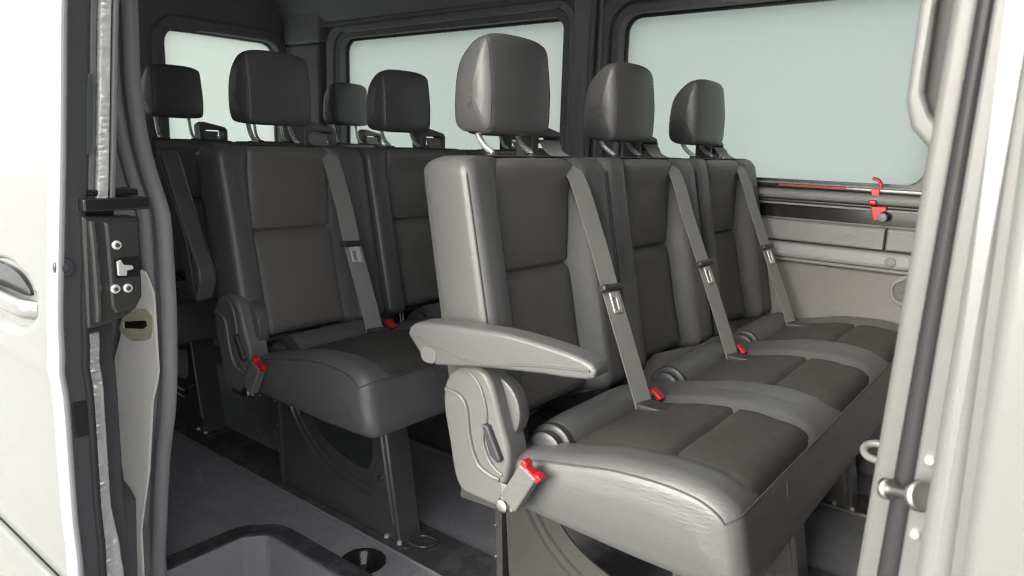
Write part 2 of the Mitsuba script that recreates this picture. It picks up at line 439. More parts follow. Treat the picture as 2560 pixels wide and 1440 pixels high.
add('body_skin', plate(box(-3.34, -0.35, 1.66, 1.95).difference(WA).difference(WB), YW + 0.075, YW + 0.09, 'y', seg=9), 'white_paint', VAN, smooth=False)
# the wheel arch behind the sliding door
add('wheel_arch', plate(curvy([(-2.95, 0.0), (-2.9, 0.25), (-2.55, 0.36), (-2.2, 0.27), (-2.1, 0.0), (-2.5, -0.01)], 50), 0.63, 0.86, 'y', 0, 0.02, seg=0.1), 'trim', VAN)

# ---- rear jamb of the door opening (left in the picture)
def yline(pts, y):
    return [(x, y, z) for x, z in pts]


SEAL = [(-1.225, 1.75), (-1.232, 1.30), (-1.244, 1.16), (-1.283, 1.036), (-1.281, 0.95), (-1.243, 0.877), (-1.208, 0.798), (-1.206, 0.68), (-1.216, 0.554), (-1.228, 0.477), (-1.268, 0.348), (-1.30, 0.20), (-1.322, 0.084), (-1.33, -0.15)]
SEAL = [(-1.272, 1.75), (-1.272, 1.30), (-1.276, 1.16), (-1.284, 1.036), (-1.272, 0.95), (-1.243, 0.877), (-1.206, 0.798), (-1.206, 0.68), (-1.216, 0.554), (-1.228, 0.477), (-1.268, 0.348), (-1.30, 0.20), (-1.322, 0.084), (-1.33, -0.15)]
sp = smooth_path(yline(SEAL, 0.58), 90)
jk = add('jamb_post', [plate(box(-1.80, -0.5, -1.335, 1.72), 0.50, 0.60, 'y', seg=1)], 'dark_trim', VAN)
add('door_seal', [tube(sp + [-0.012, 0.002, 0], 0.0135, 12), tube(sp + [-0.046, -0.012, 0], 0.0120, 12), tube(sp + [-0.028, 0.004, 0], 0.012, 10)], 'seal_rubber', VAN, 'double rubber door seal along the rear edge of the opening')
# jamb surface between the seal and the outer skin: follows the seal
jl = []
for (x, z) in smooth_path([(a, b) for a, b in SEAL], 60):
    jl.append([[x - 0.052, 0.578, z], [x - 0.080, 0.52, z], [x - 0.095, 0.462, z], [x - 0.20, 0.462, z], [x - 0.20, 0.575, z]])
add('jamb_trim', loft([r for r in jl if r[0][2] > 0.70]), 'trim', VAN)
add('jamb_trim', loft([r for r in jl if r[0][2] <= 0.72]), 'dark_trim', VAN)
# pale painted pillar panel with the striker, turned a little towards the opening
def turned(m):
    m.apply_transform(trimesh.transformations.rotation_matrix(math.radians(28), [0, 0, 1]))
    m.apply_translation([-1.235, 0.528, 0])
    return m


panel = [(0.020, 0.7235), (0.030, 0.7185), (0.0429, 0.6828), (0.0419, 0.545), (0.037, 0.523), (0.026, 0.489), (0.009, 0.355), (-0.016, 0.240), (-0.0188, 0.1446), (-0.0174, -0.20), (-0.0363, -0.20), (-0.0320, 0.143), (-0.0229, 0.300),
         (-0.0319, 0.3177), (-0.0444, 0.3333), (-0.0501, 0.4173), (-0.052, 0.5145), (-0.042, 0.5665), (-0.0277, 0.6037), (-0.02, 0.66)]
add('pillar_panel', turned(plate(rounded(panel, 0.003), 0.004, 0.0, 'y', 0, 0.002, seg=0.02)), 'jamb_paint', VAN, 'bare pale painted pillar panel behind the door edge')
plate_o = rounded([(-0.0262, 0.6216), (-0.0098, 0.6511), (0.0036, 0.6556), (0.0319, 0.6564), (0.040, 0.6444), (0.0397, 0.6198), (0.0341, 0.6052), (0.0198, 0.5985), (-0.0049, 0.5980), (-0.0254, 0.6125)], 0.004)
slot_o = rounded([(-0.0163, 0.6305), (0.0262, 0.6363), (0.0285, 0.6270), (0.020, 0.6205), (-0.0171, 0.6190)], 0.002)
add('striker_plate', turned(plate(plate_o.difference(slot_o), 0.0, -0.0035, 'y', 0, 0.001, seg=0.02)), 'zinc', VAN, 'yellowish zinc striker plate on the pillar panel')
add('striker_slot', [turned(plate(slot_o.buffer(0.001), 0.0, -0.0008, 'y', seg=0.05)), turned(plate(rrect(-0.013, 0.6235, 0.022, 0.6275, 0.001), -0.0008, -0.003, 'y', seg=0.05))], 'gloss_black', VAN)

# ---- front pillar of the door opening (right in the picture): stepped flange, seal, recess, outer skin
def lean(z, x0, x1, z0=0.71, z1=1.05):
    return x0 + (x1 - x0) * (z - z0) / (z1 - z0)


def column(xa, xb, ya, yb, zs=(-0.45, 0.3, 0.7, 1.05, 1.4, 1.75), r=0.008):
    """upright bar between x lines xa, xb (each (x at z .71, x at z 1.05)) and depths ya..yb, rounded on the outer side"""
    rings = []
    for z in zs:
        x0, x1 = lean(z, *xa), lean(z, *xb)
        loop = [(x0, yb), (x0, ya + r)] + [(x0 + r * (1 - math.cos(t)), ya + r * (1 - math.sin(t))) for t in np.linspace(0.3, math.pi / 2, 4)] + \
               [(x1 - r * (1 - math.sin(t)), ya + r * (1 - math.cos(t))) for t in np.linspace(0, math.pi / 2 - .3, 4)] + [(x1, ya + r), (x1, yb)]
        rings.append([[x, y, z] for x, y in loop])
    return loft(rings)


PK = add('door_pillar', column((-0.090, -0.083), (-0.071, -0.066), 0.558, 0.66, r=0.006), 'grey_jamb', VAN, 'front pillar of the door opening, grey painted steel')
add('pillar_trim', column((-0.086, -0.078), (0.06, 0.06), 0.60, 0.70), 'trim', PK)
add('seal', [column((-0.074, -0.067), (-0.058, -0.056), 0.535, 0.65, r=0.007)], 'rubber', PK)
add('recess', [column((-0.060, -0.057), (-0.02, -0.02), 0.528, 0.66, r=0.003)], 'grey_jamb', PK)
add('edge_strip', [column((-0.0435, -0.0425), (-0.0245, -0.0335), 0.450, 0.56, r=0.010)], 'white_paint', PK)
add('gap_seal', [column((-0.027, -0.036), (-0.018, -0.027), 0.456, 0.56, r=0.001)], 'grey_jamb', PK)
add('cab_door_skin', [column((-0.0205, -0.0295), (1.62, 1.60), 0.447, 0.477, r=0.009)], 'white_paint', VAN, 'white outer skin of the cab door at the right')
# guide pin with its two collars
pinA, pinB = np.array([-0.0765, 0.531, 0.7212]), np.array([-0.0535, 0.512, 0.7310])
pin = np.linspace(pinA, pinB, 12)
gk = add('guide_pin', [tube(pin, 0.0036, 16)], 'steel', PK, 'steel guide pin with round collars')
d = (pinB - pinA) / np.linalg.norm(pinB - pinA)
add('collar', [tube([pinA - d * 0.001, pinA + d * 0.0005, pinA + d * 0.004, pinA + d * 0.0055], [0.0062, 0.0075, 0.0075, 0.0062], 24)], 'steel', PK)
add('collar', [tube([pinB - d * 0.0025, pinB - d * 0.001, pinB + d * 0.002, pinB + d * 0.0035], [0.0085, 0.0105, 0.0105, 0.009], 24)], 'steel', PK)
for z in (0.752, 0.697):
    add('bolt', [disc((-0.052 - (0.752 - z) * 0.03, 0.526, z), 'y', 0.0028, 0.006, 12)], 'chrome', PK)
a = np.linspace(0, 2 * np.pi, 25)
add('latch_loop', [tube(np.stack([-0.0985 + 0.0105 * np.cos(a), 0.62 + 0.006 * np.sin(a), 0.712 + 0.0048 * np.sin(a)], 1), 0.0030, 10)], 'grey_jamb', PK, 'small white loop behind the pillar')
# grab handle behind the pillar top: a rim around a dull inset
gh = rounded([(-0.098, 1.26), (-0.109, 1.12), (-0.1125, 1.06), (-0.1130, 0.992), (-0.107, 0.972), (-0.086, 0.950), (-0.03, 0.940), (-0.03, 1.26)], 0.004)
gi = rounded([(-0.088, 1.24), (-0.098, 1.12), (-0.1015, 1.06), (-0.1015, 0.998), (-0.096, 0.983), (-0.080, 0.966), (-0.04, 0.958), (-0.04, 1.24)], 0.004)
add('grab_handle', [plate(gh.difference(gi), 0.640, 0.615, 'y', 0, 0.0045, seg=0.03)], 'grey_jamb', PK, 'grey moulded grab handle at the pillar top')
add('handle_inset', [plate(gi.buffer(0.001), 0.640, 0.6285, 'y', 0, 0, seg=0.05)], 'rubber', PK)

# ---- the sliding door, slid back (left in the picture)
DX = -1.0
def door_y(z):
    zz = [-0.40, 0.05, 0.30, 0.338, 0.345, 0.435, 0.60, 0.622, 0.635, 0.66, 0.71, 0.91, 1.10, 1.40, 1.80]
    yy = [0.350, 0.333, 0.328, 0.327, 0.3295, 0.328, 0.3315, 0.3305, 0.3285, 0.3315, 0.333, 0.353, 0.370, 0.405, 0.470]
    return np.interp(z, zz, yy)


rings = []
for z in np.concatenate([np.arange(-0.40, 1.81, 0.02), np.arange(0.655, 0.78, 0.006), [0.338, 0.345, 0.622, 0.635, 0.628]]):
    rings.append(z)
rings = sorted(set(np.round(rings, 4)))
def skin_loop(z):
    y = float(door_y(z))
    xf = DX - 0.003
    r = 0.003
    fr = [(xf - r * (1 - math.sin(t)), y + r * (1 - math.cos(t))) for t in np.linspace(0, math.pi / 2, 5)]
    xs = [-2.25, -2.0, -1.7, -1.5, -1.40] + list(np.arange(-1.35, -1.04, 0.0125))
    # shallow scooped dish behind the handle
    out = []
    for x in xs:
        q = ((x + 1.20) / 0.135) ** 2 + ((z - 0.716) / 0.052) ** 2
        out.append((x, y + 0.030 * max(0, 1 - q) ** 0.7 if q < 1 else y))
    return [[x, yy, z] for x, yy in out + fr + [(xf, y + 0.010), (-2.25, y + 0.012)]]


DK = add('sliding_door', loft([skin_loop(z) for z in rings]), 'white_paint', VAN, 'white sliding side door pushed back, seen at its front edge')
# outer handle
hb = smooth_path([(-1.36, 0.345, 0.712), (-1.30, 0.330, 0.712), (-1.20, 0.326, 0.710), (-1.115, 0.330, 0.707), (-1.090, 0.345, 0.705)], 30)
hm = ribbon(hb, (0.1, 0, 1), 0.026, 0.013)
add('handle', hm, 'white_paint', DK, 'white pull handle')
add('handle_bowl', plate(curvy([(-1.32, 0.726), (-1.28, 0.750), (-1.2, 0.756), (-1.135, 0.747), (-1.105, 0.728), (-1.2, 0.722)], 40), 0.340, 0.347, 'y', 0.001, 0, seg=0.03), 'gloss_black', DK)
add('cladding', plate(box(-2.25, -0.30, -1.004, 0.325), 0.315, 0.324, 'y', 0.006, 0, seg=0.3), 'white_paint', DK)
# the front edge of the door: outer seal, dark trim channel, inner frame
def edge_bar(o0, o1, x0, x1, zs, r=0.004):
    rg = []
    for z in zs:
        y = float(door_y(z))
        ya, yb = y + (o0(z) if callable(o0) else o0), y + (o1(z) if callable(o1) else o1)
        loop = [(x0, ya), (x1 - r, ya)] + [(x1 - r + r * math.sin(t), ya + r * (1 - math.cos(t))) for t in np.linspace(0.3, math.pi / 2, 3)] + \
               [(x1 - r + r * math.cos(t), yb - r * (1 - math.sin(t))) for t in np.linspace(0, math.pi / 2 - .3, 3)] + [(x1 - r, yb), (x0, yb)]
        rg.append([[x, yy, z] for x, yy in loop])
    return loft(rg)


zs = np.arange(-0.38, 1.79, 0.03)
add('edge_seal', edge_bar(-0.001, 0.0085, -1.03, DX + 0.004, zs, 0.004), 'seal_rubber', DK, 'dark grey seal on the door edge')
add('edge_trim', edge_bar(0.0085, 0.036, -1.04, DX - 0.004, zs, 0.004), 'black_plastic', DK)
add('edge_bead', edge_bar(0.030, 0.040, -1.04, DX + 0.000, zs[zs < 0.84], 0.004), 'rubber', DK)
add('door_core', edge_bar(0.045, 0.088, -2.2, -1.045, zs, 0.004), 'black_plastic', DK)
add('edge_buffer', [plate(Point(0.349, 0.777).buffer(0.0125, quad_segs=8), DX - 0.005, DX + 0.0015, 'x', 0, 0.003, seg=9), plate(Point(0.349, 0.777).buffer(0.006, quad_segs=8), DX, DX + 0.004, 'x', 0, 0.002, seg=9)], 'black_plastic', DK, 'round rubber buffer')
add('edge_cap', [plate(rrect(0.343, 0.545, 0.361, 0.595, 0.002), DX - 0.005, DX - 0.0025, 'x', 0, 0.001, seg=9)], 'gloss_black', DK)
# inner frame strips beside the latch: upper wrapped metal strip, lower foil strip
up = np.arange(0.862, 1.75, 0.02)
add('metal_strip', edge_bar(0.048, 0.062, -1.04, -1.004, up, 0.003), 'foil', DK, 'wrinkled bright metal strip on the door edge')
add('flange', edge_bar(0.038, 0.047, -1.04, -1.010, up, 0.003), 'grey_jamb', DK)
add('flange', edge_bar(0.0635, 0.070, -1.04, -1.002, up, 0.002), 'grey_jamb', DK)
add('slit_pane', plate(Polygon([(0.388, 0.92), (0.393, 0.92), (0.404, 1.02), (0.397, 1.02)]), DX - 0.008, DX - 0.0035, 'x', seg=9), 'frosted_glass', DK)
lo = np.arange(-0.10, 0.70, 0.02)
add('foil_strip', edge_bar(lambda z: 0.044 - 0.004 * (0.7 - z), lambda z: 0.060 + 0.010 * np.clip((0.42 - z) / 0.1, 0, 1), -1.05, -1.02, lo, 0.004), 'foil', DK)
# latch housing
LX = DX + 0.000
lp = [(0.372, 0.842), (0.444, 0.837), (0.441, 0.760), (0.436, 0.725), (0.424, 0.706), (0.400, 0.696), (0.367, 0.692)]
LO = rounded(lp, 0.003)
lk = add('latch', [plate(LO, LX - 0.030, LX + 0.006, 'x', 0, 0.005, seg=0.01), plate(rounded([(0.396, 0.834), (0.441, 0.832), (0.438, 0.728), (0.428, 0.712), (0.402, 0.708), (0.396, 0.720)], 0.004), LX + 0.0055, LX + 0.011, 'x', 0, 0.0045, seg=0.01)], 'latch_cover', DK, 'brown black metal door latch with three screws')
add('latch_ridge', [tube(smooth_path([(LX + 0.006, 0.383, 0.835), (LX + 0.008, 0.383, 0.80), (LX + 0.008, 0.382, 0.72), (LX + 0.006, 0.381, 0.702)], 20), 0.005, 10)], 'latch_cover', DK)
add('latch_mouth', [plate(rrect(0.404, 0.757, 0.437, 0.785, 0.002), LX + 0.0102, LX + 0.0116, 'x', seg=9)], 'gloss_black', DK)
add('latch_claw', [plate(rounded([(0.407, 0.761), (0.418, 0.760), (0.419, 0.767), (0.428, 0.768), (0.426, 0.773), (0.415, 0.775), (0.412, 0.782), (0.407, 0.780)], 0.001), LX + 0.011, LX + 0.0145, 'x', 0, 0.001, seg=9)], 'chrome', DK)
for (yy, zz) in ((0.409, 0.802), (0.403, 0.7435), (0.419, 0.7425)):
    sc = add('latch_screw', [plate(Point(yy, zz).buffer(0.0062, quad_segs=6), LX + 0.010, LX + 0.0145, 'x', 0, 0.002, seg=9)], 'chrome', DK)
    add('screw_socket', [plate(Point(yy, zz).buffer(0.003, quad_segs=2), LX + 0.0143, LX + 0.0149, 'x', seg=9)], 'frame_paint', DK)
add('roller_bracket', [plate(rrect(0.372, 0.8475, 0.455, 0.864, 0.003), LX - 0.04, LX + 0.014, 'x', 0, 0.003, seg=0.05), plate(rrect(0.378, 0.8655, 0.45, 0.874, 0.002), LX - 0.05, LX - 0.005, 'x', 0, 0.003, seg=0.05)], 'gloss_black', DK, 'black roller bracket above the latch')

# ------------------------------------------------------------------ bench seats
LEAN = 0.2143
def xf(z):
    return -0.801 + LEAN * (0.918 - z)


W = 0.222


def recess(v):      # depth of the middle of a backrest below its edge, v from 0 (bottom) to 1 (top)
    return np.interp(v, [0, 0.08, 0.25, 0.6, 0.85, 0.95, 1], [0.034, 0.044, 0.050, 0.050, 0.030, 0.015, 0.007])


Z0, Z1 = 0.452, 0.928


def sstep(a, b, x):
    t = np.clip((x - a) / (b - a), 0, 1)
    return t * t * (3 - 2 * t)


def backrest_mesh(yc, off, w=W):
    # loop in (u, n): front side dense
    us = np.concatenate([np.linspace(-w + 0.016, w - 0.016, 61)])
    loop = [(-w, -0.022), (-w + 0.002, -0.012), (-w + 0.007, -0.004)]
    loop += [(u, 0.0) for u in us]
    loop += [(w - 0.007, -0.004), (w - 0.002, -0.012), (w, -0.022), (w, -0.045), (w, -0.07), (w - 0.002, -0.095)]
    loop += [(w - 0.012, -0.118), (w - 0.035, -0.128)] + [(u, -0.130) for u in np.linspace(w - 0.07, -w + 0.07, 8)] + [(-w + 0.035, -0.128), (-w + 0.012, -0.118), (-w + 0.002, -0.095), (-w, -0.07), (-w, -0.045)]
    L = np.array(loop)
    rings = []
    for k, t in enumerate(np.linspace(0, math.pi / 2, 7)):          # bottom rounding
        rings.append((Z0 + 0.030 * (1 - math.sin(t)) , 0.030 * (1 - math.cos(t))))
    rings = rings[::-1]
    zs = list(np.linspace(Z0 + 0.03, Z1 - 0.034, 28))
    prof = [(z0, i, i, i * 0.5) for z0, i in rings] + [(z, 0, 0, 0) for z in zs[1:]]
    for t in np.linspace(0, math.pi / 2, 9)[1:]:                   # top: small roll in front, larger behind
        prof.append((Z1 - 0.034 + 0.034 * math.sin(t), 0.018 * (1 - math.cos(t)), 0.070 * (1 - math.cos(t)), 0.022 * (1 - math.cos(t))))
    out = []
    for z, fi, ri, ui in prof:
        v = (z - Z0) / (Z1 - Z0)
        u = L[:, 0] * (1 - ui / w)
        n = L[:, 1].copy()
        depth = 0.130 + 0.012 * (1 - v)
        n = n * depth / 0.130
        k = -n / depth
        n = n - fi * (1 - k) + ri * k
        au = np.abs(L[:, 0])
        front = np.clip(1 + L[:, 1] / 0.01, 0, 1)
        ac = np.abs(L[:, 0] + 0.012)
        bol = 1 - sstep(0.116, 0.150, ac)
        d = recess(v)
        n = n - front * (d * bol + 0.014 * (1 - sstep(0.108, 0.121, ac)))
        # bolsters swell in the middle and fall off to the outer edge
        n = n + front * 0.005 * np.exp(-((au - 0.180) / 0.022) ** 2) * np.sin(np.clip(v, 0, 1) * math.pi) ** 0.5
        x = xf(z) + n + off
        out.append(np.stack([x, yc + u, np.full(len(u), z)], 1))
    return loft(out)


def pillow(P, e):
    """closed cushion from a grid of points (A, B, 3), moved back by the vector e"""
    A, B = P.shape[:2]
    v = np.vstack([P.reshape(-1, 3), (P + e).reshape(-1, 3)])
    i, j = np.meshgrid(np.arange(A - 1), np.arange(B - 1), indexing='ij')
    q = np.stack([i * B + j, i * B + j + 1, (i + 1) * B + j + 1, (i + 1) * B + j], -1).reshape(-1, 4)
    f = np.vstack([q[:, [0, 1, 2]], q[:, [0, 2, 3]]])
    n = A * B
    edge = np.concatenate([np.arange(B), np.arange(1, A) * B + B - 1, (A - 1) * B + np.arange(B - 2, -1, -1), np.arange(A - 2, 0, -1) * B])
    e2 = np.roll(edge, -1)
    side = np.vstack([np.stack([e2, edge, edge + n], 1), np.stack([e2, edge + n, e2 + n], 1)])
    return tm(v, np.vstack([f, f[:, ::-1] + n, side]))


def back_panel(yc, off, z0, z1, puff=0.013, hw=0.128):
    a, b = np.meshgrid(np.linspace(-1, 1, 29), np.linspace(-1, 1, 25), indexing='ij')
    z = (z0 + z1) / 2 + b * (z1 - z0) / 2
    v = (z - Z0) / (Z1 - Z0)
    h = puff * (1 - np.abs(a) ** 5) ** 0.8 * (1 - np.where((b > 0) & (z1 > 0.9), 0, np.abs(b)) ** 6) ** 0.8 - 0.004 * 1
    h = h - 0.006 * (np.maximum(np.abs(a), np.abs(b)) > 0.995)
    q = np.clip((z - (Z1 - 0.034)) / 0.034, 0, 1)
    top = 0.018 * (1 - np.sqrt(np.maximum(1 - q * q, 0)))
    d = recess(v)
    w = hw * (1 - 0.06 * (1 - v))
    P = np.stack([xf(z) - d + h + off - top, yc - 0.012 + a * w, z], -1)
    return pillow(P, np.array([-0.014, 0, 0]))


def headrest_mesh(yc, off, s=1.0, dz=0.0):
    """side profile (x, z) carried across the width, the two ends drawn in behind a seam"""
    pr_ = [(-0.868, 0.966), (-0.859, 0.969), (-0.8535, 0.980), (-0.852, 1.00), (-0.852, 1.04), (-0.8555, 1.08), (-0.860, 1.115), (-0.864, 1.134), (-0.871, 1.146), (-0.884, 1.150),
           (-0.900, 1.147), (-0.918, 1.136), (-0.934, 1.118), (-0.945, 1.095), (-0.951, 1.06), (-0.953, 1.02), (-0.951, 0.99), (-0.945, 0.974), (-0.933, 0.967), (-0.90, 0.965)]
    P = smooth_path(np.array(pr_ + pr_[:1]), 97)[:-1]
    ctr = np.array([-0.90, 1.05])
    hw = 0.104 * s
    rings = []
    def ring(u, i):
        q = ctr + (P - ctr) * np.array([1 - i / 0.052, 1 - i / 0.094])
        hi = np.clip((P[:, 1] - 1.03) / 0.10, 0, 1) ** 1.3
        q[:, 1] -= hi * (i * 1.3 + 0.017 * (abs(u) / hw) ** 3.5)
        lo = np.clip((1.02 - P[:, 1]) / 0.05, 0, 1)
        q[:, 1] += lo * (i * 0.7 + 0.007 * (abs(u) / hw) ** 4)
        fr = np.clip((P[:, 0] + 0.89) / 0.03, 0, 1)
        q[:, 0] -= fr * 0.013 * (abs(u) / hw) ** 2
        return np.stack([q[:, 0] + off, np.full(len(q), yc + u), q[:, 1] + dz], 1)
    ends = [(1.025, 0.046), (1.018, 0.034), (1.004, 0.024), (0.985, 0.0165), (0.955, 0.0100), (0.92, 0.0050), (0.885, 0.0018), (0.85, 0.0003), (0.80, 0.0)]
    us = [(-hw * f, i) for f, i in ends] + [(u, 0.0) for u in np.linspace(-hw * 0.76, hw * 0.76, 17)] + [(hw * f, i) for f, i in ends[::-1]]
    for u, i in us:
        rings.append(ring(u, i))
    seams = []
    for sg in (-1, 1):
        r = ring(sg * hw * 0.875, 0.0012)
        seams.append(np.vstack([r, r[:1]]))
    return loft(rings), seams


CR = 0.034         # rounding of the cushion ends


def cushion_loop():
    top = [(-0.705, 0.402), (-0.70, 0.432), (-0.66, 0.446), (-0.58, 0.466), (-0.474, 0.489), (-0.40, 0.494), (-0.35, 0.490), (-0.318, 0.478), (-0.300, 0.462), (-0.292, 0.440), (-0.283, 0.40), (-0.276, 0.368), (-0.278, 0.348), (-0.292, 0.338)]
    low = [(-0.34, 0.335), (-0.45, 0.333), (-0.60, 0.336), (-0.70, 0.338), (-0.712, 0.348), (-0.710, 0.375)]
    return np.array(smooth_path(np.array(top), 72).tolist() + low)


def drawn_in(P, d):
    c = np.array([-0.494, 0.412])
    return c + (P - c) * np.array([1 - d / 0.217, 1 - d / 0.080])


def cushion_mesh(y0, y1, centres, off):
    P = cushion_loop()
    prof = [(-0.004, 0.066), (-0.0035, 0.056), (-0.002, 0.046)]
    prof += [(CR * (1 - math.cos(t)), CR * (1 - math.sin(t))) for t in np.linspace(0, math.pi / 2, 8)]
    inner = np.linspace(y0 + CR, y1 - CR, int((y1 - y0) / 0.012))[1:-1]
    secs = [(y0 + e, d) for e, d in prof] + [(y, 0) for y in inner] + [(y1 - e, d) for e, d in prof[::-1]]
    m = loft([np.stack([q[:, 0], np.full(len(q), y), q[:, 1]], 1) for y, d in secs for q in [drawn_in(P, d)]])
    v = m.vertices.copy()
    t = sstep(0.40, 0.45, v[:, 2]) * sstep(-0.27, -0.33, v[:, 0])
    cut = np.zeros(len(v))
    cut2 = np.zeros(len(v))
    for c in centres:
        cut = np.maximum(cut, 1 - sstep(0.130, 0.162, np.abs(v[:, 1] - c)))
        cut2 = np.maximum(cut2, 1 - sstep(0.112, 0.128, np.abs(v[:, 1] - c)))
    v[:, 2] -= t * (0.010 * cut + 0.010 * cut2)
    # soft grooves between the seats, sag and unevenness of the stuffing
    for a, b in zip(centres[:-1], centres[1:]):
        v[:, 2] -= t * 0.003 * np.exp(-((v[:, 1] - (a + b) / 2) / 0.006) ** 2)
    v += (meshkit.fbm(v * [9, 9, 9] + off * 3, 3) - 0.5)[:, None] * 0.0035 * (v[:, 2] > 0.345)[:, None]
    v[:, 0] += off
    m.vertices = v
    return m


def cushion_seam(y0, y1, off):
    P = cushion_loop()
    top = P[6:72]
    k = int(np.argmin(np.abs(top[:, 1] - 0.456) + 9 * (top[:, 0] < -0.35)))
    d = 0.017
    e = CR - math.sqrt(CR ** 2 - (CR - d) ** 2)
    out = [(x + off, y0 + e - 0.0005, z) for x, z in drawn_in(top[:k + 1], d)]
    for t in np.linspace(math.asin(1 - d / CR), math.pi / 2, 6)[1:]:
        x, z = drawn_in(top[k:k + 1], CR * (1 - math.sin(t)))[0]
        out.append((x + off + 0.0006, y0 + CR * (1 - math.cos(t)) - 0.0003, z + 0.0003))
    x, z = top[k]
    out += [(x + off + 0.0008, y, z + 0.0004) for y in np.linspace(y0 + CR + 0.01, y1 - CR, 24)]
    return np.array(out)


TOPX = np.array([-0.70, -0.66, -0.58, -0.474, -0.40, -0.35, -0.318, -0.300])
TOPZ = np.array([0.432, 0.446, 0.466, 0.489, 0.494, 0.490, 0.478, 0.462])


def seat_panel(yc, off, x0, x1, hw=0.146):
    a, b = np.meshgrid(np.linspace(-1, 1, 27), np.linspace(-1, 1, 25), indexing='ij')
    x = (x0 + x1) / 2 + b * (x1 - x0) / 2
    from scipy.interpolate import PchipInterpolator
    z = PchipInterpolator(TOPX, TOPZ)(x) - 0.010 + 0.0025
    h = 0.008 * (1 - np.abs(a) ** 6) * (1 - np.abs(b) ** 8) - 0.005 * (np.maximum(np.abs(a), np.abs(b)) > 0.995)
    z = z + h - 0.004 + (meshkit.fbm(np.stack([x * 8, yc + a, b], -1), 3) - 0.5) * 0.004
    z = z + 0.006 * sstep(-0.36, -0.31, x)
    P = np.stack([x + off, yc + a * hw, z], -1)
    return pillow(P, np.array([0, 0, -0.012]))


def leg_parts(y, off):
    """pressed sheet-metal leg: web with a scooped opening, ribs, front flange, rear post"""
    outer = Polygon([(-0.80, 0.010), (-0.355, 0.010), (-0.415, 0.345), (-0.84, 0.345), (-0.815, 0.08)])
    hole = curvy([(-0.735, 0.36), (-0.72, 0.27), (-0.655, 0.20), (-0.56, 0.165), (-0.475, 0.165), (-0.455, 0.21), (-0.465, 0.30), (-0.48, 0.36), (-0.6, 0.37)], 60)
    web = outer.difference(hole)
    parts = {'web': plate(web, y, y + 0.004, 'y', seg=0.05)}
    ribs = []
    for dlt in (0.020, 0.042):
        p = np.array([(-0.76 - dlt, 0.335), (-0.745 - dlt, 0.27 - dlt * .2), (-0.67 - dlt * .75, 0.185 - dlt * .7), (-0.57, 0.145 - dlt), (-0.475, 0.140 - dlt), (-0.445 + dlt * .2, 0.165 - dlt * .6)])
        q = smooth_path(np.stack([p[:, 0], np.full(len(p), y - 0.001), p[:, 1]], 1), 40)
        ribs.append(ribbon(q, (0, 1, 0), 0.010, 0.009))
    parts['ribs'] = ribs
    fl = np.array([(-0.420, y, 0.335), (-0.358, y, 0.010)])
    prof = []
    for z in np.linspace(0.008, 0.335, 6):
        x = -0.357 + (-0.418 + 0.357) * (z - 0.008) / 0.327
        prof.append([[x - 0.010, y - 0.004, z], [x, y - 0.006, z], [x + 0.004, y - 0.002, z], [x + 0.004, y + 0.062, z], [x, y + 0.064, z], [x - 0.003, y + 0.062, z], [x - 0.003, y + 0.002, z], [x - 0.010, y + 0.001, z]])
    parts['front_flange'] = loft(prof)
    parts['front_rib'] = tube([(-0.432, y - 0.003, 0.33), (-0.41, y - 0.003, 0.21), (-0.378, y - 0.003, 0.055)], 0.007, 10)
    post = plate(Polygon([(-0.842, 0.008), (-0.826, 0.008), (-0.846, 0.345), (-0.866, 0.345)]), y - 0.002, y + 0.035, 'y', 0.002, 0.002, seg=1)
    parts['rear_post'] = post
    parts['foot'] = plate(rrect(-0.86, y - 0.012, -0.33, y + 0.07, 0.01), 0.0078, 0.012, 'z', 0, 0.001, seg=1)
    for m in list(parts.values()):
        for q in (m if isinstance(m, list) else [m]):
            q.apply_translation([off, 0, 0])
    return parts


def armrest_outline():
    up = [(-0.872, 0.625), (-0.866, 0.640), (-0.845, 0.650), (-0.79, 0.657), (-0.72, 0.663), (-0.65, 0.667), (-0.58, 0.664), (-0.52, 0.658), (-0.500, 0.652)]
    dn = [(-0.493, 0.645), (-0.494, 0.634), (-0.508, 0.628), (-0.59, 0.617), (-0.705, 0.600), (-0.78, 0.586), (-0.805, 0.582), (-0.830, 0.587), (-0.850, 0.602)]
    return Polygon(smooth_path(np.array(up), 30).tolist() + smooth_path(np.array(dn), 30).tolist()).buffer(0)


